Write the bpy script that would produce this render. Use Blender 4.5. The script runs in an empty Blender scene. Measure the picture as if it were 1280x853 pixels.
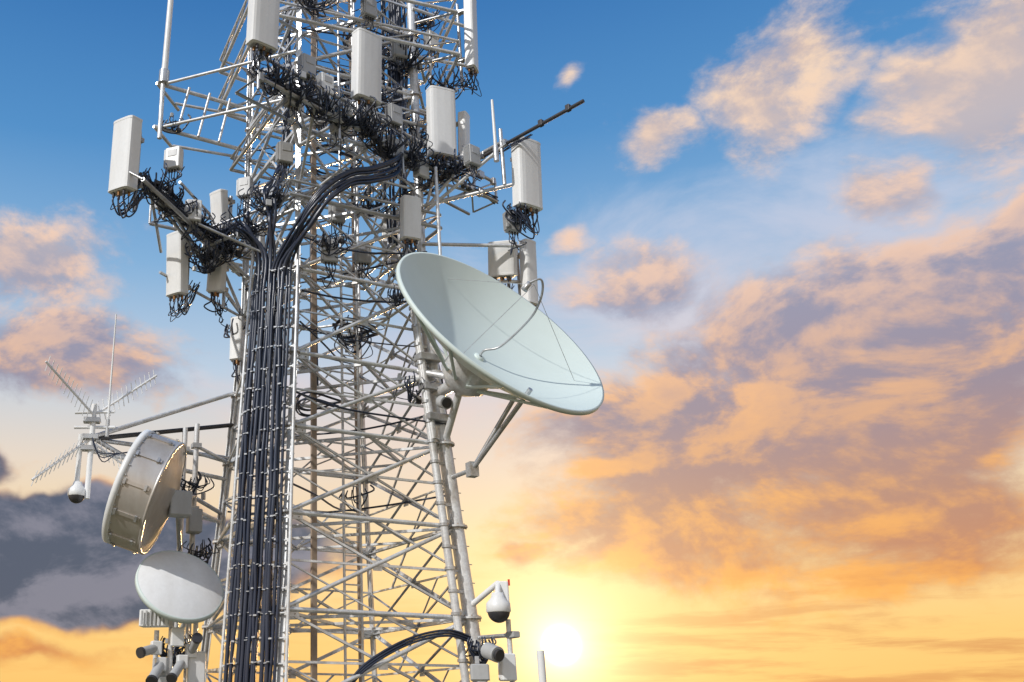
import bpy, math, random
from mathutils import Vector, Matrix
random.seed(7)
V=Vector
# ------------------------------------------------------------------ materials
def new_mat(name):
    m=bpy.data.materials.new(name); m.use_nodes=True
    nt=m.node_tree; b=nt.nodes["Principled BSDF"]
    return m,nt,b
def painted(name,col,dirt=(0.2,0.17,0.13),amt=0.35,rough=0.45,metal=0.0,scale=3.0,streak=True,bump=0.0,grain=0.1):
    m,nt,b=new_mat(name); N=nt.nodes; L=nt.links
    tc=N.new("ShaderNodeTexCoord"); mp=N.new("ShaderNodeMapping")
    mp.inputs["Scale"].default_value=(1,1,0.22 if streak else 1)
    L.new(tc.outputs["Object"],mp.inputs[0])
    n1=N.new("ShaderNodeTexNoise"); n1.inputs["Scale"].default_value=scale; n1.inputs["Detail"].default_value=6; n1.inputs["Roughness"].default_value=0.6
    L.new(mp.outputs[0],n1.inputs["Vector"])
    r=N.new("ShaderNodeMapRange"); r.inputs[1].default_value=0.42; r.inputs[2].default_value=0.75; r.inputs[3].default_value=0; r.inputs[4].default_value=amt
    L.new(n1.outputs[0],r.inputs[0])
    mx=N.new("ShaderNodeMix"); mx.data_type='RGBA'
    mx.inputs[6].default_value=(*col,1); mx.inputs[7].default_value=(*dirt,1)
    L.new(r.outputs[0],mx.inputs[0])
    if grain>0:
        n2=N.new("ShaderNodeTexNoise"); n2.inputs["Scale"].default_value=scale*9; n2.inputs["Detail"].default_value=3
        L.new(tc.outputs["Object"],n2.inputs["Vector"])
        r2=N.new("ShaderNodeMapRange"); r2.inputs[1].default_value=0.3; r2.inputs[2].default_value=0.75; r2.inputs[3].default_value=1-grain; r2.inputs[4].default_value=1+grain*.6
        L.new(n2.outputs[0],r2.inputs[0])
        ml=N.new("ShaderNodeVectorMath"); ml.operation='SCALE'
        L.new(mx.outputs[2],ml.inputs[0]); L.new(r2.outputs[0],ml.inputs["Scale"])
        L.new(ml.outputs[0],b.inputs["Base Color"])
    else: L.new(mx.outputs[2],b.inputs["Base Color"])
    rr=N.new("ShaderNodeMapRange"); rr.inputs[3].default_value=rough-0.08; rr.inputs[4].default_value=rough+0.2
    L.new(n1.outputs[0],rr.inputs[0]); L.new(rr.outputs[0],b.inputs["Roughness"])
    b.inputs["Metallic"].default_value=metal
    return m
M_steel=painted("painted_steel",(0.76,0.775,0.785),(0.30,0.24,0.18),0.6,0.27,0.3,2.6,False,0,0.16)
M_steel2=painted("galvanised_steel",(0.55,0.565,0.58),(0.24,0.20,0.16),0.6,0.27,0.55,4,False,0,0.16)
M_rad=painted("radome_plastic",(0.80,0.81,0.81),(0.5,0.48,0.44),0.4,0.3,0,1.6,True,0,0.03)
M_radside=painted("radome_grey",(0.44,0.45,0.455),(0.27,0.25,0.23),0.5,0.4,0,2,True,0,0.05)
M_dish=painted("dish_paint",(0.64,0.73,0.70),(0.52,0.59,0.55),0.4,0.45,0,0.6,False,0,0)
M_shroud=painted("shroud_metal",(0.6,0.57,0.53),(0.34,0.26,0.2),0.7,0.28,0.5,1.4,True,0,0.04)
M_dark=painted("dark_hardware",(0.045,0.045,0.05),(0.12,0.09,0.07),0.4,0.4,0.2,6)
M_cable=painted("black_cable",(0.022,0.030,0.056),(0.06,0.068,0.088),0.5,0.24,0,4,True)
M_tie=painted("cable_clamp",(0.55,0.57,0.6),(0.22,0.22,0.22),0.4,0.3,0.4,8)
M_brass=painted("connector_metal",(0.35,0.18,0.07),(0.1,0.06,0.04),0.5,0.35,0.6,12)
M_red=painted("red_lens",(0.6,0.04,0.02),(0.3,0.05,0.02),0.2,0.2,0,4)
M_conc=painted("concrete",(0.35,0.34,0.32),(0.2,0.19,0.17),0.5,0.85,0,1.5,False)
M_tan=painted("weathered_waveguide",(0.40,0.32,0.25),(0.2,0.13,0.09),0.6,0.5,0.2,2.0)
MATS=[M_steel,M_steel2,M_rad,M_radside,M_dish,M_shroud,M_dark,M_cable,M_tie,M_brass,M_red,M_conc,M_tan]
ST,GA,RA,RS,DI,SH,DK,CB,TI,BR,RD,CO,TN=range(13)

def basis(d,up=V((0,0,1))):
    d=d.normalized()
    if abs(d.dot(up))>0.99: up=V((0,1,0))
    x=up.cross(d).normalized(); y=d.cross(x).normalized()
    return x,y,d
class MB:
    def __init__(s): s.v=[];s.f=[];s.m=[];s.s=[]
    def add(s,vs,fs,mat,smooth=False):
        o=len(s.v); s.v+= [tuple(p) for p in vs]
        for f in fs:
            s.f.append(tuple(i+o for i in f)); s.m.append(mat); s.s.append(smooth)
    def pipe(s,p,q,r,mat=ST,n=8,r2=None,caps=True):
        p=V(p);q=V(q); r2=r if r2 is None else r2
        if (q-p).length<1e-5: return
        x,y,d=basis(q-p); vs=[]
        for c,rr in((p,r),(q,r2)):
            for i in range(n):
                a=2*math.pi*i/n; vs.append(c+x*(rr*math.cos(a))+y*(rr*math.sin(a)))
        s.add(vs,[(i,(i+1)%n,n+(i+1)%n,n+i) for i in range(n)],mat,n>5)
        if caps:
            s.add(vs[:n],[tuple(range(n-1,-1,-1))],mat); s.add(vs[n:],[tuple(range(n))],mat)
    def tube(s,pts,r,mat=CB,n=6,sub=6):
        P=[V(p) for p in pts]; path=[]
        for i in range(len(P)-1):
            a=P[max(i-1,0)];b=P[i];c=P[i+1];d=P[min(i+2,len(P)-1)]
            for k in range(sub):
                t=k/sub
                path.append(0.5*((2*b)+(c-a)*t+(2*a-5*b+4*c-d)*t*t+(3*b-a-3*c+d)*t**3))
        path.append(P[-1])
        x,y,_=basis(path[1]-path[0]); vs=[]
        for i,p in enumerate(path):
            d=(path[min(i+1,len(path)-1)]-path[max(i-1,0)])
            if d.length<1e-6: d=V((0,0,1))
            d.normalize(); x=(x-d*x.dot(d))
            if x.length<1e-6: x=basis(d)[0]
            x.normalize(); y=d.cross(x)
            for k in range(n):
                a=2*math.pi*k/n; vs.append(p+x*(r*math.cos(a))+y*(r*math.sin(a)))
        fs=[(i*n+k,i*n+(k+1)%n,(i+1)*n+(k+1)%n,(i+1)*n+k) for i in range(len(path)-1) for k in range(n)]
        s.add(vs,fs,mat,True)
    def box(s,c,size,R=None,mat=ST,bev=0.0):
        c=V(c);R=R or Matrix.Identity(3); a,b,h=[k/2 for k in size]
        if bev<=0:
            vs=[c+R@V((i*a,j*b,k*h)) for k in(-1,1) for j in(-1,1) for i in(-1,1)]
            s.add(vs,[(0,2,3,1),(4,5,7,6),(0,1,5,4),(2,6,7,3),(0,4,6,2),(1,3,7,5)],mat); return
        prof=[]
        for (cx,cy,a0) in((a-bev,b-bev,0),(-a+bev,b-bev,90),(-a+bev,-b+bev,180),(a-bev,-b+bev,270)):
            for t in(0,45,90):
                an=math.radians(a0+t); prof.append((cx+bev*math.cos(an),cy+bev*math.sin(an)))
        s.prism(c,prof,-h,h,R,mat,min(bev,h)*0.7)
    def prism(s,c,prof,z0,z1,R,mat,inset=0.0,smooth=True,capmat=None):
        c=V(c);n=len(prof); capmat=mat if capmat is None else capmat
        sx=max(abs(p[0]) for p in prof); sy=max(abs(p[1]) for p in prof)
        def ring(z,ins):
            return [c+R@V((p[0]*(1-ins/sx),p[1]*(1-ins/sy),z)) for p in prof]
        rings=[ring(z0,inset),ring(z0+inset,0),ring(z1-inset,0),ring(z1,inset)] if inset>0 else [ring(z0,0),ring(z1,0)]
        vs=[p for r in rings for p in r]
        s.add(vs,[(k*n+i,k*n+(i+1)%n,(k+1)*n+(i+1)%n,(k+1)*n+i) for k in range(len(rings)-1) for i in range(n)],mat,False)
        s.add(rings[0],[tuple(range(n-1,-1,-1))],capmat); s.add(rings[-1],[tuple(range(n))],capmat)
    def lsec(s,p,q,w,mat=ST,t=0.008,flip=1,up=V((0,0,1))):
        w=w*.88
        p=V(p);q=V(q); x,y,d=basis(q-p,up); x=x*flip
        prof=[(0,0),(w,0),(w,t),(t,t),(t,w),(0,w)]
        vs=[c+x*(a-w/3)+y*(b-w/3) for c in(p,q) for a,b in prof]
        s.add(vs,[(i,(i+1)%6,6+(i+1)%6,6+i) for i in range(6)]+[(5,4,3,2,1,0),(6,7,8,9,10,11)],mat)
    def lathe(s,c,axis,prof,mat,n=48,smooth=True):
        x,y,d=basis(V(axis)); c=V(c)
        vs=[c+d*z+x*(r*math.cos(2*math.pi*i/n))+y*(r*math.sin(2*math.pi*i/n)) for r,z in prof for i in range(n)]
        fs=[(k*n+i,k*n+(i+1)%n,(k+1)*n+(i+1)%n,(k+1)*n+i) for k in range(len(prof)-1) for i in range(n)]
        s.add(vs,fs,mat,smooth)
    def obj(s,name,parent=None):
        me=bpy.data.meshes.new(name); me.from_pydata(s.v,[],s.f)
        used=sorted(set(s.m)); mp={k:i for i,k in enumerate(used)}
        for k in used: me.materials.append(MATS[k])
        me.polygons.foreach_set("material_index",[mp[k] for k in s.m])
        me.polygons.foreach_set("use_smooth",s.s); me.update()
        o=bpy.data.objects.new(name,me); bpy.context.collection.objects.link(o)
        if parent: o.parent=parent
        return o
def empty(name):
    o=bpy.data.objects.new(name,None); bpy.context.collection.objects.link(o); return o
def rot(yaw,pitch=0,roll=0):
    return Matrix.Rotation(math.radians(yaw),3,'Z')@Matrix.Rotation(math.radians(pitch),3,'X')@Matrix.Rotation(math.radians(roll),3,'Y')
def rj(a): return V((random.uniform(-a,a),random.uniform(-a,a),random.uniform(-a,a)))

# ------------------------------------------------------------------ tower
CX,CY=0.45,21.9
e1=V((math.cos(math.radians(25)),math.sin(math.radians(25)),0)); e2=V((-e1.y,e1.x,0))
def width(z): return 3.2 if z>10.5 else 3.2+(10.5-z)*0.142
def corner(k,z):
    w=width(z)/2; sx,sy={'A':(-1,1),'B':(-1,-1),'C':(1,1),'D':(1,-1)}[k]
    return V((CX,CY,z))+e1*(sx*w)+e2*(sy*w)
rings=[0.3,1.8,3.69,5.55,7.35,9.0,11.0,12.8,14.6,16.4,18.2,20.0,21.8,23.6]
tower=empty("lattice_tower")
t=MB()
for k in 'ABCD':
    r={'A':0.085,'B':0.085,'C':0.075,'D':0.15}[k]
    for z0,z1 in zip(rings[:-1],rings[1:]):
        rr=r*(1 if z0<11 else 0.7 if k=='D' else 0.85)
        if k=='D': t.pipe(corner(k,z0),corner(k,z1),rr,ST,14)
        else:
            o=V((CX,CY,z0))-corner(k,z0)
            t.lsec(corner(k,z0),corner(k,z1),rr*2,ST,0.018,1,V((o.x,o.y,0)).normalized())
            t.pipe(corner(k,z0),corner(k,z1),rr*0.55,ST,8)
        t.pipe(corner(k,z1)-V((0,0,.02)),corner(k,z1)+V((0,0,.02)),rr*1.55,ST,12)
        for b in range(8):
            a=b*math.pi/4; o=V((math.cos(a),math.sin(a),0))*rr*1.3
            t.pipe(corner(k,z1)+o-V((0,0,.05)),corner(k,z1)+o+V((0,0,.05)),0.014,TN,5)
    if k in 'BD':
        z=0.6
        while z<22:
            c=corner(k,z); t.pipe(c,c+(e1 if k=='D' else -e2)*.24+V((0,0,.0)),.011,GA,5); z+=.38
t.obj("legs",tower)
t=MB()
for (a,b,front) in (('B','D',1),('D','C',0),('C','A',0),('A','B',2)):
    for i,z in enumerate(rings):
        p,q=corner(a,z),corner(b,z)
        if front==1: t.pipe(p,q,0.048,ST,8)
        else: t.lsec(p,q,0.1,ST,0.012)
        for c0,c1 in((p,q),(q,p)):
            d=(c1-c0).normalized(); R=Matrix((d,V((0,0,1)).cross(d)*1,V((0,0,1)))).transposed()
            t.box(c0+d*0.2,(0.28,0.014,0.26),R,ST)
            for bx,bz in((.12,.08),(.26,.08),(.12,-.08),(.26,-.08)):
                n=V((0,0,1)).cross(d); t.pipe(c0+d*bx+V((0,0,bz))-n*.03,c0+d*bx+V((0,0,bz))+n*.03,.013,TN,5)
        if i+1<len(rings):
            z1=rings[i+1]; p1,q1=corner(a,z1),corner(b,z1); m0=(p+q)/2; m1=(p1+q1)/2
            off=(V((CX,CY,z))-m0); off.z=0; off=off.normalized()*0.05
            if front==1:
                t.pipe(p,q1,0.043,ST,8)
                t.lsec(q+off,p1+off,0.07,ST)
                pc=(p+q1)/2
                t.lsec(pc,(q+q1)/2,0.055,ST)
                t.lsec(pc+off,(p+p1)/2+off,0.055,ST)
                t.lsec(m0+off,(p+p1)/2+off,0.045,ST); t.lsec(m1+off,(q+q1)/2+off,0.045,ST)
            else:
                t.lsec(p,q1,0.08,ST); t.lsec(q+off,p1+off,0.08,ST,0.008,-1)
                pc=(p+q1+q+p1)/4
                t.lsec((p+p1)/2,(q+q1)/2,0.055,ST)
                t.lsec(pc*0.5+(p+p1)/4,p*0.5+q*0.5,0.045,ST)
                t.lsec(pc*0.5+(q+q1)/4,p1*0.5+q1*0.5,0.045,ST)
                t.lsec(m0+off,(p+p1)/2+off,0.04,GA); t.lsec(m0+off,(q+q1)/2+off,0.04,GA)
            d=(q-p).normalized(); R=Matrix((d,V((0,0,1)).cross(d),V((0,0,1)))).transposed()
            t.box((p+q1+q+p1)/4,(0.2,0.016,0.2),R,ST)
for i,z in enumerate(rings):
    A,B,C,D=[corner(k,z-0.03) for k in 'ABCD']
    mids=[(B+D)/2,(D+C)/2,(C+A)/2,(A+B)/2]
    for j in range(4): t.lsec(mids[j],mids[(j+1)%4],0.07,ST)
    t.lsec(B,C,0.065,ST); t.lsec(A,D,0.065,ST)
t.obj("bracing",tower)
t=MB()
def tw(x,y,z): return V((CX,CY,z))+e1*x+e2*y
for off in(-0.2,0.2): t.pipe(tw(off+0.1,-0.75,0.3),tw(off+0.1,-0.75,23.5),0.03,ST,6)
z=0.5
while z<23.4:
    t.pipe(tw(-0.1,-0.75,z),tw(0.3,-0.75,z),0.017,ST,5); z+=0.3
t.box(tw(-0.5,-0.1,12),(0.12,0.08,23.2),rot(25),TN)
t.box(tw(0.95,0.6,12),(0.06,0.06,23.2),rot(25),TN)
t.obj("ladder",tower)
t=MB()
for k in 'ABCD':
    p=corner(k,0); t.box((p.x,p.y,0.12),(1.1,1.1,0.36),rot(25),CO,0.05)
t.obj("foundation",tower)
t=MB()
p0=corner('D',0.3)-e1*0.42-e2*0.1; p1=corner('D',10.9)-e1*0.38-e2*0.1
t.pipe(p0,p1,0.085,ST,12)
for i in range(24):
    z=0.6+i*0.45; f=(z-0.3)/10.6; c=p0.lerp(p1,f)
    t.pipe(c-V((0,0,.03)),c+V((0,0,.03)),0.11,GA,12)
    if i%2==0: t.box((c+corner('D',z))/2,(0.4,0.06,0.06),rot(25),GA)
t.obj("riser_pipe",tower)

# ------------------------------------------------------------------ main cable run
cr=MB()
NB=11
def runpt(f,z,lay=0):
    g=(z-2.45)/(11.0-2.45)
    L=V((-1.64,19.5,0)).lerp(V((-1.27,19.75,0)),g); R=V((-0.6,18.85,0)).lerp(V((-0.42,19.4,0)),g)
    p=L.lerp(R,f); p.z=z
    n=V((-0.55,-0.83,0)); return p+n*(0.07*lay)
gaps=[0,.01,-.005,.025,.0,-.01,.02,.0,-.015,.01,.02]
for lay in (0,1):
    for i in range(NB-lay*3):
        f=(i+0.5+lay*1.4)/NB; pts=[]
        z=0.4
        ph=random.random()*6; am=random.uniform(.008,.03); f+=gaps[i]*(1 if lay else -1)
        while z<=10.7:
            q=runpt(f,z,lay+random.uniform(-.15,.15))+V((am*math.sin(z*1.1+ph),0,0))+V((random.uniform(-.01,.01),random.uniform(-.01,.01),0)); pts.append(q); z+=0.62
        ff=f+random.uniform(-.04,.04); sel=i/(NB-1)
        if sel>0.5 or (lay==1 and sel>0.3):
            j=random.uniform(-1,1)
            dz=random.uniform(-.2,.2)
            pts+= [runpt(ff,11.0,lay)+V((0.05,0,0)),V((-0.12+j*.12,18.95,11.75+dz)),V((0.3+j*.08,18.8,12.3+dz)),V((0.85,18.9,12.75+dz)),V((1.35,19.1,12.95+dz)),V((1.95,19.6+j*.1,13.5+dz)),V((2.1,20.4,14.6)),V((2.2+j*.2,21.2,17)),V((2.2+j*.2,21.4,21))]
        elif sel<0.25:
            pts+= [runpt(ff,11.3,lay),V((-1.5,19.6,11.9))+rj(.1),V((-1.95,20.3,12.15))+rj(.12),V((-2.35,20.2,12.1))+rj(.15),V((-3.0,19.0,12.2))+rj(.2),V((-3.6,18.0,12.3))+rj(.15)]
        else:
            pts+= [runpt(ff,11.3,lay),V((-0.9,19.5,12.1))+rj(.12),V((-0.95,19.6,12.7))+rj(.15),V((-0.8,20.2,13.6))+rj(.2),V((-0.7,20.6,15))+rj(.15),V((-0.6,20.6,21))]
        cr.tube(pts,random.choice([0.03,0.036,0.042]) ,CB,9,4)
z=0.9
while z<11.2:
    for lay in(0,1):
        a=runpt(0.0 if lay==0 else 0.1,z+random.uniform(-.02,.02),lay); b=runpt(1.0 if lay==0 else 0.92,z+random.uniform(-.04,.04),lay)
        for i in range(NB):
            c=a.lerp(b,(i+.5+random.uniform(-.2,.2))/NB)+V((-0.55,-0.83,0))*0.045
            if random.random()<(0.3 if lay==0 else 0.62):
                cr.box(c+V((0,0,random.uniform(-.035,.035))),(random.uniform(.03,.075),0.03,random.choice([.014,.02,.03])),rot(-32,0,random.uniform(-14,14)),TI)
    a=runpt(-.08,z,-0.9); b=runpt(1.08,z,-0.9); cr.pipe(a,b,0.022,ST,6)
    cr.box(a,(.05,.05,.05),rot(-32),ST); cr.box(b,(.07,.06,.07),rot(-32),ST)
    z+=0.45
for f in(-.1,1.1): cr.pipe(runpt(f,0.3,-.8),runpt(f,11.5,-.8),0.034,ST,8)
for z in(1.8,3.69,5.55,7.35,9,11):
    cr.pipe(runpt(0,z,-1),corner('B',z),0.03,ST,6); cr.pipe(runpt(0,z,-1),corner('A',z),0.03,ST,6)
cr.obj("feeder_cable_run")

cr=MB()
for i in range(5):
    pts=[corner('D',z)+e1*(0.12+0.05*i)+e2*(0.25)+rj(.02) for z in [0.4+1.0*k for k in range(10)]]
    pts+= [corner('D',11)+e1*0.1+e2*.5+rj(.1),corner('D',13)-e1*0.2+e2*.4+rj(.1),corner('D',17)-e1*.2+e2*.3+rj(.05),corner('D',22)-e1*.2+e2*.3]
    cr.tube(pts,0.03,CB,6,3)
for i in range(3):
    pts=[tw(-0.4+i*.07,0.25,z)+rj(.03) for z in [9,11,13,15,17,19,22]]
    cr.tube(pts,0.022,CB,6,3)
for i in range(4):
    pts=[tw(1.1+i*.08,-0.9,z)+rj(.05) for z in [12.5,14,15.5,17,18.5,20,22]]
    cr.tube(pts,0.028,CB,6,3)
for k in range(3):
    dz=.05*k
    cr.tube([(0.5,19.6,2.0+dz),(0.9,19.7,2.55+dz),(1.5,19.85,2.95+dz),(2.1,20.1,3.2+dz),(2.7,20.3,3.3+dz),(3.15,20.6,3.2+dz)],0.026)
for cc_,rr_ in((tw(.4,.2,17.1),.75),(tw(.9,-.6,18.4),.6),(tw(.2,0,14.9),.6),(tw(-.2,.3,8.5),.5),(tw(.5,-.4,10.2),.45)):
    for k in range(4):
        o=rj(.06); cr.tube([cc_+o+V((rr_*math.cos(a)*(1+.03*k),rr_*math.sin(a)*(1+.03*k),.06*k+.08*math.sin(2*a))) for a in [j*math.pi/6 for j in range(13)]],.022,CB,6,3)
for z in(6.2,8.0,9.6,10.6,11.9,13.4,15.8,17.6,19.2):
    for k in range(2):
        a=corner(random.choice('AB'),z)+rj(.15); b=corner(random.choice('CD'),z+random.uniform(-.5,.6))+rj(.15)
        cr.tube([a,a.lerp(b,.3)-V((0,0,.12))+rj(.06),a.lerp(b,.65)-V((0,0,.14))+rj(.06),b],random.choice([.015,.022]),CB,6,4)
cr.obj("coaxial_cable_run")

# ------------------------------------------------------------------ antenna mounting frames
fr=MB()
def rail(p,q,gap=0.0,r=0.05,mat=GA,posts=0,h=0.0):
    fr.pipe(p,q,r,mat,10)
    if gap:
        u=V((0,0,gap)); fr.pipe(V(p)+u,V(q)+u,r*.9,mat,10)
        for i in range(posts+1):
            c=V(p).lerp(V(q),i/max(posts,1)); fr.pipe(c,c+u,r*.7,mat,8)
            if i<posts: fr.pipe(c,V(p).lerp(V(q),(i+1)/posts)+u,r*.5,mat,6)
FA=V((-1.1,17.15,14.1));FB=V((4.7,22.4,14.1))
rail(FA,FB,0.55,0.05,GA,9)
off=V((-.5,.55,0)); rail(FA+off,FB+off*1.2,0,0.04)
for i in range(9):
    f=i/8; fr.lsec(FA.lerp(FB,f),FA.lerp(FB,f)+off,0.06,GA)
    if i<8: fr.lsec(FA.lerp(FB,f),FA.lerp(FB,f+1/8)+off,0.05,GA)
for z in(14.1,14.65):
    for f,k in((0.1,'B'),(0.3,'B'),(0.55,'D'),(0.72,'D'),(0.95,'D')):
        fr.pipe(FA.lerp(FB,f)+V((0,0,z-14.1)),corner(k,z),0.04,ST,8)
BA=V((2.2,22.3,14.0));BB=V((5.75,17.85,14.0))
fr.pipe(BA,BB,0.042,DK,8); fr.pipe(BA+V((0,0,.1)),BA.lerp(BB,.62)+V((0,0,.1)),0.045,GA,8)
for f in(.1,.3,.5,.62,.8,.93): fr.box(BA.lerp(BB,f)+V((0,0,.03)),(.1,.1,.15),rot(40),GA if f<.7 else DK,.01)
for f in(0.35,0.62): fr.pipe(BA.lerp(BB,f),corner('D',13.0),0.04,ST,8)
fr.pipe(BA.lerp(BB,.6)-V((0,0,1.0)),BA.lerp(BB,.6)+V((0,0,.45)),0.045,GA,8)
LA=V((-3.75,17.6,12.15));LB=V((-1.8,22.6,12.15))
rail(LA,LB,0.0,0.06,GA); rail(LA+V((.35,-.1,-.25)),LB+V((.35,-.1,-.25)),0,0.045,GA)
for i in range(9):
    f=i/8; fr.pipe(LA.lerp(LB,f),LA.lerp(LB,f)+V((.35,-.1,-.25)),0.03,GA,6)
for f,z in((.35,11),(.55,12.8),(.75,11)): fr.pipe(LA.lerp(LB,f),corner('A',z),0.04,GA,8); fr.pipe(LA.lerp(LB,f),corner('B',z),0.035,GA,8)
rail((-3.3,20.6,11.5),(-0.4,19.5,12.3),0,0.045,GA)
rail((-3.9,21.3,12.9),(-1.7,22.4,12.9),0.5,0.045,GA,4)
UL=V((-3.83,21.5,15.4))
fr.pipe(UL,UL+V((0,0,2.2)),0.06,ST,10)
for z in(15.75,17.05):
    fr.pipe(UL+V((-.15,0,z-15.4)),corner('A',z),0.055,ST,10)
    fr.pipe(UL+V((0.1,0.0,z-15.4)),corner('B',z-.3),0.04,ST,8)
    fr.pipe(UL+V((.2,.9,z-15.4)),(-1.8,23,z),0.04,ST,8)
    fr.pipe(UL+V((-.15,0,z-15.4)),UL+V((.25,1.2,z-15.4)),0.045,ST,8)
for f in(.2,.45,.7): 
    p=(UL+V((0,0,.35))).lerp(V((-1.8,22.5,15.75)),f); fr.pipe(p,p+V((0.25,0,1.3)),0.035,ST,8)
for z in(17.3,18.6):
    ring=[tw(*p,z) for p in((-2.6,-1.9),(2.4,-2.5),(3.2,0.4),(1.2,2.8),(-2.2,2.4))]
    for a,b in zip(ring,ring[1:]+ring[:1]):
        fr.pipe(a,b,0.05,ST,8)
        for i in range(5): fr.pipe(a.lerp(b,i/5),a.lerp(b,(i+1)/5)+V((0,0,.4)),.025,GA,6)
        fr.pipe(a+V((0,0,.4)),b+V((0,0,.4)),.035,ST,8)
    for k,a in zip('BDDCA',ring): fr.pipe(a,corner(k,z),0.04,GA,8)
for z in(12.6,15.3):
    ring=[tw(*p,z) for p in((-1.95,-1.95),(1.95,-1.95),(1.95,1.95),(-1.95,1.95))]
    for a,b in zip(ring,ring[1:]+ring[:1]):
        fr.pipe(a,b,0.045,GA,8); 
        for i in range(6):
            fr.lsec(a.lerp(b,i/6),a.lerp(b,(i+1)/6)+V((0,0,.35)),0.04,GA)
        fr.pipe(a+V((0,0,.35)),b+V((0,0,.35)),0.035,GA,8)
for p,q in(((2.6,21.0,12.2),(4.9,20.9,12.1)),((2.6,21.0,13.2),(4.9,20.0,13.3)),((2.6,20.9,11.2),(5.1,21.6,11.5)),((3.4,21.5,16.0),(2.6,21.1,16.0)),((2.6,21,13.2),(3.9,22,14.1)),((2.6,21,17.5),(4.3,21.6,17.6)),((2.6,21,19),(4.3,21.6,18.8))):
    fr.pipe(p,q,0.045,ST,8)
fr.pipe((2.86,20.05,11.4),(2.86,20.05,13.7),0.04,ST,8)
# knee braces and stand-off tubes tying the sector frames to the legs
for p,q in((FA.lerp(FB,.2),corner('B',12.8)),(FA.lerp(FB,.45),corner('B',12.6)),(FA.lerp(FB,.7),corner('D',12.6)),(LA.lerp(LB,.2),corner('A',11)),(LA.lerp(LB,.4)+V((0,0,.9)),corner('A',12.8)),((-3.4,20.2,11.1),corner('A',11.0)),((-3.4,20.2,11.6),(-3.4,18.6,12.1)),((-1.1,17.15,15.3),(-1.1,17.15,13.8)),((.6,18.7,15.3),(.6,18.7,13.6)),((2.1,20.0,15.2),(2.1,20.0,13.5))):
    fr.pipe(p,q,.035,GA,8)
for p,z1,m in(((-4.57,20,7.24),9.1,ST),((-4.57,20.0,7.2),8.3,DK),((-4.7,20,7.22),7.5,GA),((-4.57,20,6.95),7.0,ST),((-4.57,20,7.24),6.2,GA)):
    fr.pipe(p,corner('A',z1),0.05,m,8)
for x,y in((-2.85,21.6),(-2.55,21.3)):
    fr.pipe((x,y,2.0),(x,y,7.9),0.06,ST,10)
    for z in(3,4.5,6,7.4):
        fr.pipe((x,y,z),corner('A',z),0.04,ST,8); fr.box((x,y,z),(.2,.2,.1),rot(20),GA)
for i in range(44):
    f=random.random(); a,b=random.choice([(FA,FB),(LA,LB),(FA+V((0,0,.55)),FB+V((0,0,.55)))])
    fr.box(a.lerp(b,f)+rj(.03),(random.uniform(.1,.22),.12,random.uniform(.1,.2)),rot(42 if a.z>13 else -20),random.choice([GA,ST,RS,DK]),.01)
fr.obj("antenna_mounting_frame",tower)

# ------------------------------------------------------------------ panel antennas
def panel(loc,yaw,h=1.6,w=0.5,d=0.24,tilt=4,ncab=6,to=None,pole=True,name="panel_antenna",side=RS,roll=0):
    m=MB(); R=rot(yaw,tilt,roll); loc=V(loc)
    cx=w/2; prof=[(-cx,d*.5),(-cx,-d*.18)]
    for i in range(1,8):
        a=math.pi*i/8; prof.append((-cx*math.copysign(abs(math.cos(a))**0.6,math.cos(a)), -d*.18-d*.32*math.sin(a)**0.55))
    prof+=[(cx,-d*.18),(cx,d*.5)]
    m.prism(loc,prof,-h/2,h/2,R,RA,0.035,True)
    prof2=[(p[0]*1.016,p[1]*1.03) for p in prof]
    m.prism(loc+R@V((0,0,-h/2+.05)),prof2,-.03,.03,R,RA,0.006); m.prism(loc+R@V((0,0,h/2-.05)),prof2,-.03,.03,R,RA,0.006)
    m.box(loc+R@V((0,d*.5+.012,0)),(w*.86,.022,h*.95),R,side)
    m.box(loc+R@V((0,0.02,-h/2-.008)),(w*.8,d*.62,.015),R,RS)
    cps=[]
    nc=4 if w<.45 else 6
    for i in range(nc):
        p=loc+R@V(((i%(nc//2)-(nc//2-1)/2)*w*.26,(-.25 if i<nc//2 else .25)*d*.9,-h/2-.01))
        q=p-R@V((0,0,.09)); m.pipe(p,q,.03,BR if i%2 else DK,8); cps.append(q)
    back=loc+R@V((0,d*.5+.22,0))
    if pole:
        m.pipe(back-V((0,0,h*.5+.35)),back+V((0,0,h*.45)),.042,GA,10)
        for k in(-.33,.33):
            c=loc+R@V((0,d*.5+.1,k*h)); m.box(c,(.16,.24,.05),R,GA); m.box(V((back.x,back.y,c.z)),(.16,.14,.09),R,GA)
    for i in range(ncab):
        q=cps[i%len(cps)]; low=q+V((random.uniform(-.18,.18),random.uniform(-.05,.3),-random.uniform(.2,.5)))
        end=V(to)+rj(.15) if to else back+V((random.uniform(-.2,.2),.2,-h*.5-random.uniform(-.1,.3)))
        m.tube([q,q-V((0,0,.12)),low,(low+end)/2+rj(.1)-V((0,0,.1)),end],random.choice([.01,.013,.018]),CB,6,5)
    return m.obj(name)
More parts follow.
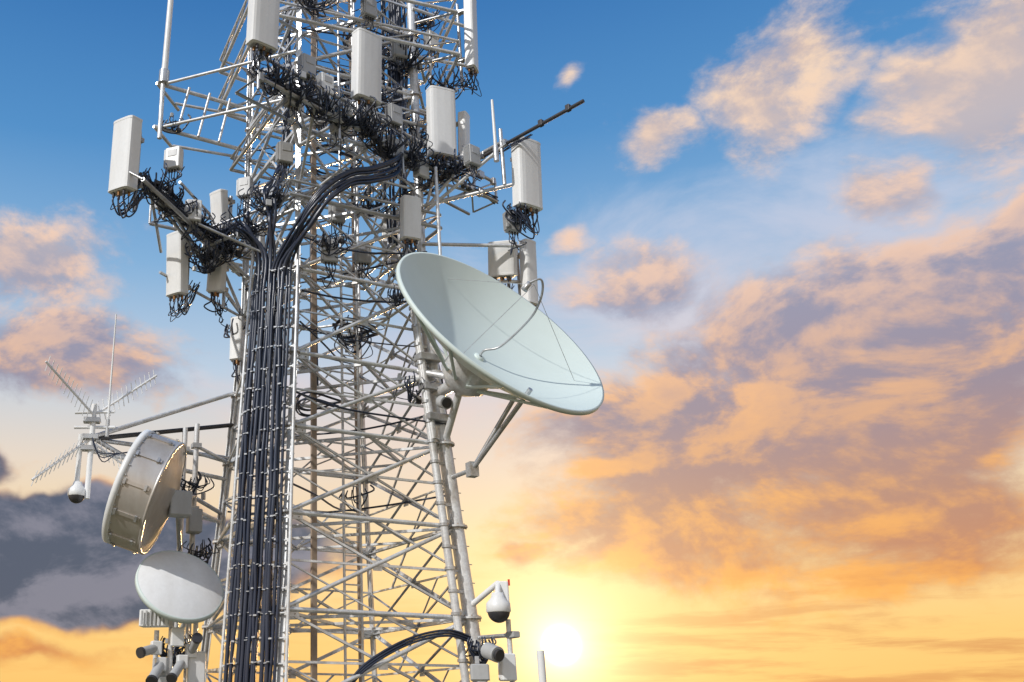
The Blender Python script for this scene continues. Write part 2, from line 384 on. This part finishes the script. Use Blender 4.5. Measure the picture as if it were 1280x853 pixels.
def radio(loc,yaw,size=(.34,.2,.5),dark=False):
    m=MB(); R=rot(yaw); loc=V(loc); a,b,h=size
    m.box(loc,size,R,RA if not dark else RS,.025)
    for i in range(9):
        m.box(loc+R@V(((i-4)*a/10,b/2+.02,0)),(.012,.05,h*.9),R,RS)
        m.box(loc+R@V((-a/2-.015,(i-4)*b/10,0)),(.03,.01,h*.86),R,RS)
    m.box(loc+R@V((0,-b/2-.006,h*.2)),(a*.6,.01,h*.3),R,RS)
    for i in range(4):
        p=loc+R@V(((i-1.5)*a/5,0,-h/2)); q=p-V((0,0,.07)); m.pipe(p,q,.02,DK,8)
        m.tube([q,q-V((0,0,.15))+rj(.03),q+V((random.uniform(-.2,.2),random.uniform(-.2,.3),-random.uniform(.2,.4))),q+V((random.uniform(-.3,.3),random.uniform(0,.5),random.uniform(-.3,.2)))],.012,CB,6,5)
    m.box(loc+R@V((0,b/2+.08,0)),(.12,.1,h*.6),R,GA)
    return m.obj("remote_radio_unit")
P=panel
P((-3.86,17.75,12.6),-38,1.62,.6,.3,4,9,(-3.5,18.0,12.0),roll=5)
P((-1.0,17.0,15.5),35,1.55,.64,.28,3,8,(-.8,17.3,14.3))
P((1.24,18.6,15.4),35,1.75,.68,.28,3,8,(1.2,19,14.3))
P((3.13,20.5,15.2),20,1.85,.68,.28,3,8,(2.9,20.8,14.2))
P((3.92,22.0,15.7),60,1.5,.35,.2,3,5)
P((4.19,21.5,18.6),65,2.3,.45,.24,2,6)
P((4.86,19.6,13.25),30,1.7,.66,.3,4,10,(4.5,19.6,12.2))
P((5.14,21.4,11.65),35,1.65,.36,.24,3,3)
P((-3.05,20.3,11.35),-40,1.5,.5,.25,6,8,(-2.6,20.5,11.0),roll=3)
P((-2.15,20.4,12.75),-50,.95,.45,.22,12,6,roll=8)
P((-2.2,20.8,11.3),-30,.8,.4,.22,8,6,roll=8)
P((-1.78,22.0,10.2),-20,1.1,.3,.2,0,3)
P((2.25,20.1,12.4),20,1.05,.45,.22,5,6)
P((4.5,21.3,11.95),-30,.85,.65,.28,14,3,roll=8)
P((-0.45,23.6,18.3),150,1.6,.5,.24,3,5)
P((2.2,24.6,14.2),160,1.6,.5,.24,3,5)
for l,y,dk in(((-2.92,18.3,12.85),-20,0),((-2.6,19.4,12.2),10,0),((-2.3,20.6,11.9),-30,1),((-.4,18.0,14.2),35,1),((.6,18.9,14.1),35,1),((1.9,19.9,14.1),35,1),((2.6,20.6,14.0),40,0),((-.6,19.3,13.6),20,1),((.6,20.8,12.9),20,1),
              ((3.7,19.9,13.9),35,1),((.4,19.6,11.3),10,1),((2.3,21.5,16.2),30,1),((1.2,20.2,16.9),25,0),((-1.6,21,13.7),-20,1),((4.55,20.1,12.3),20,1),((1.4,19.8,18.0),30,1),((-.9,22.7,9.8),20,1),((-1.3,21.0,12.3),-30,0),((1.2,20.9,11.9),15,1),
              ((-.1,17.9,14.9),35,1),((.3,18.5,14.85),35,0),((1.9,19.6,14.8),35,1),((-3.2,19.0,12.3),-30,1),((2.2,20.6,17.4),20,1),((3.1,21.3,18.2),40,0),((.2,20.4,15.3),15,1)):
    radio(l,y,dark=bool(dk))
jc=MB()
def mess(c,n,spread,r=.011):
    for i in range(int(n*1.35)):
        c_=V(c); dx=random.uniform(.35,1.1)*spread
        a=random.uniform(0,math.pi); u=V((math.cos(a),math.sin(a),0))
        p=c_-u*dx+rj(spread*.3)+V((0,0,spread*.3)); q=c_+u*dx*random.uniform(.3,1)+rj(spread*.3)+V((0,0,spread*.2))
        s=random.uniform(.15,.9)*spread
        m=(p+q)/2-V((0,0,s)); k=rj(.05)
        w_=(q-p)*.12
        jc.tube([p+V((0,0,.1)),p-w_-V((0,0,s*.3)),m-w_*1.5+k,m+w_*1.5+k,q+w_-V((0,0,s*.3)),q+V((0,0,.1))],random.choice([r,r*1.4,r*1.8]),CB,5,4)
    for i in range(max(2,n//4)):
        jc.box(V(c)+rj(spread*.7),(random.uniform(.05,.14),random.uniform(.05,.1),random.uniform(.06,.18)),rot(random.uniform(0,90)),random.choice([GA,RS,DK,TI,RA]),.008)
for c,n,s in(((-3.3,18.3,12.15),16,.42),((-3.0,19.0,12.2),14,.4),((-2.6,19.8,12.1),20,.45),((-2.4,20.3,11.5),18,.45),((-1.9,20.4,11.9),18,.5),((-1.4,19.8,12.0),16,.45),((-.8,17.6,14.3),18,.42),((-.3,18.0,14.3),16,.45),((.2,18.4,14.2),20,.48),((.7,18.8,14.2),16,.48),((1.2,19.2,14.2),20,.45),((1.7,19.7,14.0),18,.45),((2.3,20.2,14.1),18,.45),((3.0,20.9,14.1),12,.4),((3.4,20.5,14.0),12,.4),((4.6,19.8,12.3),14,.3),((.4,19.5,11.4),12,.35),((-1.0,19.6,12.6),18,.45),((3.5,21.6,17),12,.55),((2.4,21,17.5),20,.6),((.8,21.8,17),14,.65),((1.6,20.4,15.8),16,.5),((0.2,20.4,15.6),16,.5),((0.9,21.5,10),8,.6),((-1.8,22.2,10.5),8,.4),((2.2,20.9,8.6),6,.4),((1.9,20.5,10.6),8,.3),((-2.4,21.3,5),12,.4),((-2.7,20.6,3),14,.42),((3.3,20.4,3),12,.3),((3.0,21.5,19),14,.45),((0,19,17.5),12,.45),((1.0,19.4,18.4),14,.5),((-3.5,21.5,15.8),6,.3),((-2.5,20.9,6.4),8,.35),((.9,21.5,6.2),5,.4),((1.4,21,13.2),14,.5),((2.6,21.2,15.3),14,.45)):
    mess(c,n,s)
for a,b in((FA,FB),(LA,LB)):
    for k in range(7):
        jc.tube([a.lerp(b,i/10)+rj(.07)+V((0,0,.03)) for i in range(11)],.018,CB,5,4)
for k in range(4):
    jc.tube([BA.lerp(BB,i/8*.75)+rj(.04)-V((0,0,.07+.1*abs(math.sin(i*2+k)))) for i in range(9)],.012,CB,5,4)
jc.obj("jumper_cables")

# ------------------------------------------------------------------ whips
def whip(p,q,r0,r1,mat=RA,name="whip_antenna"):
    m=MB(); m.pipe(p,q,r0,mat,10,r1); p=V(p);q=V(q); d=(q-p).normalized()
    m.pipe(p-d*.25,p+d*.12,r0*1.6,GA,10); m.obj(name)
whip((-3.81,21.5,17.3),(-3.75,21.5,20.4),.085,.075)
whip((-4.26,20,7.5),(-4.26,20,10.0),.026,.014,RA)
whip((4.1,19.2,13.6),(4.1,19.2,14.95),.04,.03)
whip((4.39,20,0.3),(4.39,20,3.0),.075,.075)
whip((3.1,21.8,16.0),(3.1,21.8,19.6),.04,.03)

# ------------------------------------------------------------------ big dish
dn=V((.49,-.68,.545)).normalized(); dc=V((3.91,19.0,9.30)); R0=2.46; dep=.84
D=empty("satellite_dish")
m=MB()
prof=[(0.001+R0*i/24, -dep+dep*(i/24)**2) for i in range(25)]
m.lathe(dc,dn,prof,DI,96)
prof2=[(R0,0),(R0+.045,.0),(R0+.05,-.09),(R0-.02,-.10)]+[(max(R0*i/24-.02,.001),-dep-.07+dep*(i/24)**2) for i in range(23,-1,-1)]
m.lathe(dc,dn,prof2,DI,96)
m.obj("reflector",D)
m=MB(); vx=dc-dn*dep
x,y,_=basis(dn)
for i in range(12):
    a=i*math.pi/6; u=x*math.cos(a)+y*math.sin(a)
    m.pipe(vx-dn*.55+u*.45,dc-dn*.14+u*2.35,.035,DI,6)
    m.pipe(vx-dn*.1+u*.45,vx-dn*.55+u*.45,.035,DI,6)
m.lathe(vx-dn*.1,-dn,[(.55,0),(.55,.5),(.3,.75),(.001,.75)],ST,24)
hub=vx-dn*.6
m.pipe(hub,corner('D',hub.z)+V((0,0,0)),.13,ST,12)
m.pipe(hub,corner('D',7.35),.08,ST,10)
m.pipe(hub,corner('D',9.8),.08,ST,10)
m.pipe(hub+x*.3,corner('D',9.0)-e1*.4,.07,ST,10)
m.pipe(dc-dn*.3-y*1.6,(3.32,20.2,6.6),.05,GA,8)
m.pipe((4.2,19.6,8.0),(3.32,20.2,6.6),.05,GA,8)
m.pipe((3.32,20.2,6.6),corner('D',6.6),.05,GA,8)
m.box((3.32,20.2,6.6),(.2,.2,.3),rot(20),GA)
m.obj("mount",D)
m=MB(); fd=dc+dn*1.12
m.tube([vx+dn*.0,vx+dn*.2,vx+dn*.45+V((.2,0,-.1)),dc+dn*.3+V((.36,0,-.1)),fd-dn*.35+V((.3,0,-.1)),fd-dn*.05+V((.2,0,-.02)),fd+dn*.12+V((.05,0,.02)),fd+dn*.05-V((.12,0,0))],.024,GA,8,6)
m.lathe(fd+V((-.12,0,0)),-dn,[(.001,-.05),(.055,-.05),(.055,.08),(.075,.14),(.065,.14),(.04,.07)],GA,20)
for ang in(95,215,335):
    a=math.radians(ang); u=x*math.cos(a)+y*math.sin(a)
    m.pipe(dc+u*R0*.82-dn*dep*.33,fd,.006,GA,5)
m.lathe(vx,dn,[(.12,.0),(.12,.03),(.04,.05)],DI,20)
m.obj("feed",D)

# ------------------------------------------------------------------ drum antenna
dr=empty("drum_antenna"); m=MB()
bn=V((.94,0.02,-.33)).normalized(); c=V((-3.36,20,6.08)); Rr=1.17
m.lathe(c,bn,[(Rr*1.0,-.42),(Rr*1.03,-.42),(Rr*1.03,-.30),(Rr,-.29)],RA,72)
m.lathe(c,bn,[(Rr,-.29),(Rr,.33)],SH,72)
m.lathe(c,bn,[(Rr*1.01,.33),(Rr*1.015,.33),(Rr*1.015,.38),(Rr*.97,.39),(Rr*.96,.36)],SH,72)
m.lathe(c,bn,[(Rr*.97,.37),(Rr*.7,.45),(Rr*.3,.57),(.001,.57)],SH,72)
m.lathe(c,bn,[(.001,-.47),(Rr*.6,-.46),(Rr,-.42)],RA,72)
x,y,_=basis(bn)
for i in range(12):
    a=i*math.pi/6+.1; u=x*math.cos(a)+y*math.sin(a); tng=bn.cross(u)
    R=Matrix((tng,u,bn)).transposed(); m.box(c+u*(Rr+.012),(.07,.03,.55),R,SH)
    for k in(-.24,.2): m.box(c+u*(Rr+.03)+bn*k,(.12,.04,.05),R,GA)
for i in range(36):
    a=i*math.pi/18; u=x*math.cos(a)+y*math.sin(a); m.pipe(c+u*Rr*1.0+bn*(-.27),c+u*Rr*1.02+bn*(-.27),.018,GA,5)
m.obj("shroud",dr)
m=MB(); bb=c+bn*.57
m.box(bb+bn*.15,(.45,.35,.5),rot(20),RS,.03)
m.pipe(bb,(-2.55,21.3,6.3),.07,GA,10); m.pipe(bb+bn*.1,(-2.85,21.6,5.2),.05,GA,10)
m.pipe(c+y*1.0+bn*.4,(-2.85,21.6,7.4),.04,GA,8)
m.box((-2.5,21.1,5.7),(.3,.3,.5),rot(20),RS,.03)
m.obj("mount",dr)

# ------------------------------------------------------------------ small dish
sd=empty("microwave_dish"); m=MB()
sn=V((.36,-.73,.58)).normalized(); c=V((-2.58,20,4.27)); r=.86
m.lathe(c,sn,[(.001,.12),(r*.4,.1),(r*.8,.04),(r,-.02)],RA,64)
m.lathe(c,sn,[(r,-.02),(r*1.035,-.02),(r*1.04,-.13),(r*.98,-.14),(r*.8,-.26),(r*.45,-.4),(.2,-.45),(.2,-.62),(.001,-.62)],DI,64)
m.obj("reflector",sd); m=MB()
m.pipe(c-sn*.55,(-2.6,21.0,3.9),.06,GA,10); m.box(c-sn*.6,(.3,.3,.35),rot(10),RS,.03)
m.pipe((-2.45,21.0,4.0),(-2.8,21.5,3.3),.05,GA,8); m.obj("mount",sd)

# ------------------------------------------------------------------ yagis
def yagi(p,q,el,n,elen,name="yagi_antenna"):
    m=MB(); p=V(p);q=V(q); m.pipe(p,q,.024,RA,8); el=V(el).normalized()
    for i in range(n):
        c=p.lerp(q,(i+.5)/n); L=elen*(.8+.35*i/n); m.pipe(c-el*L/2,c+el*L/2,.010,RA,5)
        m.box(c,(.04,.04,.04),None,RA)
    m.obj(name)
yagi((-5.4,19.0,8.55),(-4.55,20,7.7),(.25,0,1),13,.42)
yagi((-3.4,20.6,8.8),(-4.5,20,7.75),(-.2,0,1),13,.42)
yagi((-5.55,19.4,6.2),(-4.6,20,7.2),(.3,0,1),13,.42)
yagi((-3.55,20.7,6.5),(-4.5,20,7.1),(-.3,0,1),10,.4)
m=MB()
m.pipe((-4.57,20,5.95),(-4.57,20,7.95),.06,RA,10); m.pipe((-4.8,20,6.1),(-4.8,20,7.3),.055,RA,10)
for z in(7.0,7.24,7.6): m.box((-4.6,20,z),(.34,.2,.1),rot(8),GA,.01)
m.pipe((-4.95,20,7.45),(-4.1,20,7.45),.035,RA,8); m.pipe((-4.95,19.95,7.75),(-4.15,20.05,7.8),.03,RA,8)
for k in range(3): m.tube([(-4.57,19.93,7.3),(-4.4+k*.05,19.9,6.9-.1*k),(-4.0,20.2,6.95),(-3.3,20.9,7.2)],.012,CB,5,5)
m.obj("antenna_mast")
def domecam(p,r=.16,name="security_camera"):
    m=MB(); p=V(p)
    m.lathe(p,(0,0,-1),[(.001,-r*1.6),(r*.5,-r*1.6),(r*.6,-r*1.2),(r*1.05,-r*.7),(r*1.08,0),(r,.02)],RA,28)
    m.lathe(p,(0,0,-1),[(r*.98,0)]+[(r*.98*math.cos(a),r*.98*math.sin(a)) for a in [i*math.pi/2/8 for i in range(1,9)]],DK,28)
    m.obj(name)
domecam((-4.78,20,6.02),.17)
domecam((3.62,19.9,3.72),.22)
m=MB()
m.pipe((3.62,19.9,4.0),(3.7,20.2,4.3),.06,RA,8); m.pipe((3.7,20.2,4.3),corner('D',3.9),.06,RA,8)
m.box((3.8,20.2,4.1),(.2,.2,.45),rot(-10),RA,.03); m.box((3.9,20.12,4.3),(.04,.04,.12),rot(-15),RD)
m.pipe((3.35,19.9,3.0),(3.5,19.6,2.9),.15,RS,16); m.pipe((3.5,19.6,2.9),(3.53,19.55,2.88),.11,DK,16)
m.box((3.75,20.1,2.7),(.3,.25,.5),rot(10),RA,.03); m.box((3.2,20.0,2.6),(.35,.3,.3),rot(-5),RS,.03)
m.pipe((3.85,20.2,.3),(3.85,20.2,3.6),.05,ST,8); m.box((3.9,20.1,3.3),(.16,.3,.12),rot(20),RS,.02)
m.pipe((3.85,20.2,3.3),corner('D',3.3),.04,GA,8)
m.obj("camera_bracket")
eq=empty("equipment_cluster"); m=MB()
m.box((-3.03,20,3.6),(.6,.3,.32),rot(-8),RA,.02)
for i in range(7): m.box((-3.28+i*.085,19.83,3.6),(.03,.03,.26),rot(-8),RS)
for x,y,z0,z1,r in((-2.75,20.2,.3,3.9,.055),(-3.05,20.3,.3,3.4,.05),(-2.3,20.4,.3,3.6,.05),(-2.5,20.7,.3,4.2,.04)):
    m.pipe((x,y,z0),(x,y,z1),r,ST,10)
    m.pipe((x,y,2.4),corner('A',2.4),.035,GA,8)
m.box((-2.25,20.3,2.7),(.35,.25,.6),rot(15),RA,.03); m.box((-2.9,20.2,2.7),(.3,.25,.35),rot(-15),RS,.03)
m.obj("boxes",eq); m=MB()
for p,q,r in(((-3.22,19.7,2.95),(-3.0,20,3.05),.09),((-2.98,19.6,2.45),(-2.9,20,2.75),.1),((-2.62,19.7,2.5),(-2.5,20.1,2.8),.09),((-2.2,19.8,3.2),(-2.35,20.2,3.0),.09),((-3.1,19.8,2.1),(-2.9,20.1,2.4),.1)):
    m.pipe(p,q,r,RS,16); d=(V(p)-V(q)).normalized(); m.pipe(V(p),V(p)+d*.06,r*1.15,DK,16); m.box(q,(.2,.2,.25),rot(20),RA,.02)
m.box((-2.6,20.0,3.25),(.25,.2,.35),rot(15),RA,.02)
m.obj("floodlights",eq)
m=MB()
m.pipe(corner('D',8.2)+V((.02,-.45,0)),corner('D',8.2)+V((.08,-.75,-.12)),.14,RS,16); m.pipe(corner('D',8.2)+V((.08,-.75,-.12)),corner('D',8.2)+V((.085,-.77,-.13)),.11,DK,16)
for z in(7.9,8.6,9.3): m.box(corner('D',z)+V((-.1,-.2,0)),(.55,.3,.16),rot(25),GA,.02)
m.pipe(corner('D',7.4)+V((-.25,-.3,0)),corner('D',10.4)+V((-.25,-.3,0)),.07,ST,10)
m.obj("leg_clamp_bracket",tower)

# ------------------------------------------------------------------ ground
bpy.ops.mesh.primitive_plane_add(size=6000,location=(0,0,-0.06)); g=bpy.context.object; g.name="ground"
gm,nt,b=new_mat("dry_grass"); n=nt.nodes.new("ShaderNodeTexNoise"); n.inputs["Scale"].default_value=.4; n.inputs["Detail"].default_value=12
tc=nt.nodes.new("ShaderNodeTexCoord"); nt.links.new(tc.outputs["Object"],n.inputs["Vector"])
cr_=nt.nodes.new("ShaderNodeValToRGB"); cr_.color_ramp.elements[0].color=(.05,.06,.02,1); cr_.color_ramp.elements[1].color=(.22,.18,.1,1)
nt.links.new(n.outputs[0],cr_.inputs[0]); nt.links.new(cr_.outputs[0],b.inputs["Base Color"]); b.inputs["Roughness"].default_value=.95
g.data.materials.append(gm)

# ------------------------------------------------------------------ sky
w=bpy.data.worlds.new("sky"); bpy.context.scene.world=w; w.use_nodes=True
try:
    w.cycles.sampling_method='MANUAL'; w.cycles.sample_map_resolution=1024
except Exception: pass
nt=w.node_tree; N=nt.nodes; L=nt.links; N.clear()
def setin(sock,x):
    if isinstance(x,bpy.types.NodeSocket): L.new(x,sock)
    else: sock.default_value=x
def mth(op,a,b=0.0,c=None,clamp=False):
    n=N.new("ShaderNodeMath"); n.operation=op; n.use_clamp=clamp; setin(n.inputs[0],a); setin(n.inputs[1],b)
    if c is not None: setin(n.inputs[2],c)
    return n.outputs[0]
def sm(x,a,b,lo=0.0,hi=1.0):
    n=N.new("ShaderNodeMapRange"); n.interpolation_type='SMOOTHSTEP'; setin(n.inputs[0],x)
    for i,k in enumerate((a,b,lo,hi)): setin(n.inputs[i+1],k)
    return n.outputs[0]
def lin(c): return tuple(((k/255)/12.92 if k/255<=.04045 else ((k/255+.055)/1.055)**2.4) for k in c)+(1,)
def ramp(x,stops):
    n=N.new("ShaderNodeValToRGB"); e=n.color_ramp.elements
    while len(e)<len(stops): e.new(.5)
    for i,(p,c) in enumerate(stops): e[i].position=p; e[i].color=lin(c)
    L.new(x,n.inputs[0]); return n.outputs[0]
def mix(f,a,b):
    n=N.new("ShaderNodeMix"); n.data_type='RGBA'; setin(n.inputs[0],f); setin(n.inputs[6],a); setin(n.inputs[7],b); return n.outputs[2]
def noise(vec,scale,detail=8,rough=.55,dist=0.0):
    n=N.new("ShaderNodeTexNoise"); L.new(vec,n.inputs["Vector"]); n.inputs["Scale"].default_value=scale; n.inputs["Detail"].default_value=detail; n.inputs["Roughness"].default_value=rough; n.inputs["Distortion"].default_value=dist
    return n
tc=N.new("ShaderNodeTexCoord"); nd=N.new("ShaderNodeVectorMath"); nd.operation='NORMALIZE'; L.new(tc.outputs["Generated"],nd.inputs[0])
sp=N.new("ShaderNodeSeparateXYZ"); L.new(nd.outputs[0],sp.inputs[0])
X,Y,Z=sp.outputs
az=mth('MULTIPLY',mth('ARCTAN2',X,Y),57.2958); el=mth('MULTIPLY',mth('ARCSINE',Z),57.2958)
def vmap(vec,sc,loc=(0,0,0),rt=(0,0,0)):
    n=N.new("ShaderNodeMapping"); L.new(vec,n.inputs[0]); n.inputs["Scale"].default_value=sc; n.inputs["Location"].default_value=loc; n.inputs["Rotation"].default_value=rt; return n.outputs[0]
RY=(0,math.radians(14),0)
cv=vmap(nd.outputs[0],(1,1,1.7),(3.1,1.7,0.4),RY)
n1=noise(cv,6.5,10,.6,.3).outputs[0]
cvo=vmap(nd.outputs[0],(1,1,1.7),(3.1-.012,1.7,0.4+.03),RY)
n1b=noise(cvo,6.5,6,.58,.3).outputs[0]
nf=noise(cv,18,8,.68).outputs[0]
warp=noise(nd.outputs[0],8,4,.5)
ws=N.new("ShaderNodeSeparateColor"); L.new(warp.outputs["Color"],ws.inputs[0])
azw=mth('ADD',az,mth('MULTIPLY',mth('SUBTRACT',ws.outputs[0],.5),8.0)); elw=mth('ADD',el,mth('MULTIPLY',mth('SUBTRACT',ws.outputs[1],.5),6.0))
def blob(a0,e0,ra,re,k=1.0,tilt=0.0):
    da=mth('SUBTRACT',azw,a0); de=mth('SUBTRACT',elw,e0)
    if tilt:
        de=mth('SUBTRACT',de,mth('MULTIPLY',da,tilt))
    da=mth('DIVIDE',da,ra); de=mth('DIVIDE',de,re)
    r=mth('SQRT',mth('ADD',mth('MULTIPLY',da,da),mth('MULTIPLY',de,de)))
    return mth('MULTIPLY',mth('SUBTRACT',1.0,r),k)
def mxs(l):
    o=l[0]
    for q in l[1:]: o=mth('MAXIMUM',o,q)
    return o
dkb=mxs([blob(-15,8.7,19,4.2,3.6),blob(-20,13.6,5,1.5,1.6)])
cov=mxs([blob(29.2,31.6,5.0,4.4,1.6),blob(38.5,28.6,6.5,4.6,1.8),blob(22.3,30.0,3.2,2.2,1.3),blob(33.7,25.4,2.4,2.2,1.4),blob(38.5,23.3,5,1.8,1.4,.3),blob(17.6,34.7,1.4,1.0,.8),
  blob(16.5,25.9,2.0,1.4,1.0),blob(20,23.0,5,2.8,1.0),blob(30,16.0,20,8.5,2.6,.2),blob(25,9.0,17,5.0,2.4,-.05),blob(13,8.6,2.4,.9,1.5),
  blob(-17.5,24,8.5,3.8,1.6),blob(-15,19.6,9,3.2,1.7),dkb,blob(-16,3.2,10,1.0,1.0),blob(-70,25,30,14,1),blob(100,22,35,14,1),blob(170,40,60,22,1),blob(62,15,14,9,1.2)])
cov=mth('MINIMUM',mth('MAXIMUM',cov,-.6),1.15)
raw=mth('ADD',cov,mth('MULTIPLY',mth('SUBTRACT',n1,.52),3.0))
raw=mth('ADD',raw,mth('MULTIPLY',mth('SUBTRACT',nf,.5),1.1))
raw=mth('ADD',raw,sm(dkb,.2,1.4,0,1.3))
dens=sm(raw,.0,1.0)
lit=sm(mth('ADD',mth('SUBTRACT',n1,n1b),mth('MULTIPLY',mth('SUBTRACT',nf,.5),.24)),-.085,.10)
thick=sm(raw,.6,1.9)
el60=mth('DIVIDE',el,60.0,clamp=True)
base=ramp(el60,[(0,(252,194,104)),(.07,(255,206,120)),(.15,(252,218,158)),(.23,(232,216,198)),(.32,(188,206,224)),(.42,(132,176,216)),(.53,(84,144,200)),(.68,(54,114,178)),(1,(60,110,170))])
litc=ramp(el60,[(0,(255,190,96)),(.10,(255,178,80)),(.2,(252,182,100)),(.28,(246,188,134)),(.36,(238,198,172)),(.45,(250,212,184)),(.55,(255,222,188)),(.8,(240,225,220))])
shc=ramp(el60,[(0,(228,148,72)),(.10,(206,134,86)),(.18,(184,138,118)),(.26,(154,138,150)),(.36,(150,150,172)),(.46,(194,184,188)),(.56,(214,190,178)),(.8,(170,180,195))])
cc=mix(mth('MULTIPLY',lit,mth('SUBTRACT',1.0,mth('MULTIPLY',thick,.45))),shc,litc)
dk=sm(dkb,.0,.8)
cc=mix(dk,cc,mix(lit,lin((64,80,106)),lin((124,126,144))))
nh=noise(vmap(nd.outputs[0],(1,1,2.6),(7,2,1),RY),5,6,.6,.4).outputs[0]
hz=mth('MULTIPLY',sm(mth('ADD',mxs([blob(24,21,21,8.5,1.1,.1),blob(8,18,14,9,1.0)]),mth('MULTIPLY',mth('SUBTRACT',nh,.5),2.2)),-.05,.9),.7)
hazec=ramp(el60,[(0,(255,214,140)),(.18,(252,214,170)),(.3,(228,208,206)),(.42,(206,208,224)),(.6,(190,208,230)),(1,(180,200,230))])
col=mix(hz,base,hazec)
col=mix(mth('MULTIPLY',dens,.95),col,cc)
st=noise(vmap(nd.outputs[0],(1,1,9),(2,5,1)),6,6,.6,.2).outputs[0]
stf=mth('MULTIPLY',sm(st,.46,.66),sm(el,11,2,0,.65))
col=mix(mth('MULTIPLY',stf,mth('SUBTRACT',1.0,dk)),col,mix(sm(az,5,26),lin((248,184,100)),lin((214,138,78))))
sd_=(math.sin(math.radians(13.5))*math.cos(math.radians(3.9)),math.cos(math.radians(13.5))*math.cos(math.radians(3.9)),math.sin(math.radians(3.9)))
dt=N.new("ShaderNodeVectorMath"); dt.operation='DOT_PRODUCT'; L.new(nd.outputs[0],dt.inputs[0]); dt.inputs[1].default_value=sd_
ang=mth('MULTIPLY',mth('ARCCOSINE',mth('MINIMUM',dt.outputs["Value"],1.0)),57.2958)
def gl(sig,k,pw=2.0): return mth('MULTIPLY',mth('EXPONENT',mth('MULTIPLY',mth('POWER',mth('DIVIDE',ang,sig),pw),-1.0)),k)
def addc(a,f,c):
    n=N.new("ShaderNodeMix"); n.data_type='RGBA'; n.blend_type='ADD'; n.inputs[0].default_value=1.0
    s=N.new("ShaderNodeVectorMath"); s.operation='SCALE'; s.inputs[0].default_value=c; L.new(f,s.inputs["Scale"])
    L.new(a,n.inputs[6]); L.new(s.outputs[0],n.inputs[7]); return n.outputs[2]
col=addc(col,gl(.34,9000.0),(1,.6,.28)); col=addc(col,gl(1.3,1.3,1.0),(1,.92,.75)); col=addc(col,gl(3.2,.5,1.0),(1,.85,.5)); col=addc(col,gl(8,.30,1.3),(1,.72,.32))
bk=sm(Y,.15,-.6); 
col=mix(mth('MULTIPLY',bk,.3),col,(.8,.9,1.05,1))  # pale fill added to the unseen sky behind the camera
bg=N.new("ShaderNodeBackground"); L.new(col,bg.inputs[0]); bg.inputs[1].default_value=1.0
sk=N.new("ShaderNodeTexSky"); sk.sky_type='NISHITA'; sk.sun_disc=False
SUN_EL,SUN_AZ=36,-132
sk.sun_elevation=math.radians(SUN_EL); sk.sun_rotation=math.radians(SUN_AZ)
bg2=N.new("ShaderNodeBackground"); L.new(sk.outputs[0],bg2.inputs[0]); bg2.inputs[1].default_value=.004
ad=N.new("ShaderNodeAddShader"); L.new(bg.outputs[0],ad.inputs[0]); L.new(bg2.outputs[0],ad.inputs[1])
out=N.new("ShaderNodeOutputWorld"); L.new(ad.outputs[0],out.inputs[0])

sl=bpy.data.lights.new("sun","SUN"); sl.energy=3.2; sl.angle=math.radians(1.0); sl.color=(1,.965,.92)
so=bpy.data.objects.new("sun",sl); bpy.context.collection.objects.link(so)
a,e=math.radians(SUN_AZ),math.radians(SUN_EL)
sv=V((math.sin(a)*math.cos(e),math.cos(a)*math.cos(e),math.sin(e)))
so.rotation_euler=sv.to_track_quat('Z','Y').to_euler()

cam=bpy.data.cameras.new("camera"); co=bpy.data.objects.new("camera",cam); bpy.context.collection.objects.link(co)
co.location=(0,0,1.7); co.rotation_euler=(math.radians(111),0,0)
cam.sensor_width=36; cam.lens=1244/1280*36; cam.shift_x=250/1280; cam.clip_end=10000
sc=bpy.context.scene; sc.camera=co
sc.view_settings.view_transform='Standard'; sc.view_settings.look='None'; sc.view_settings.exposure=0
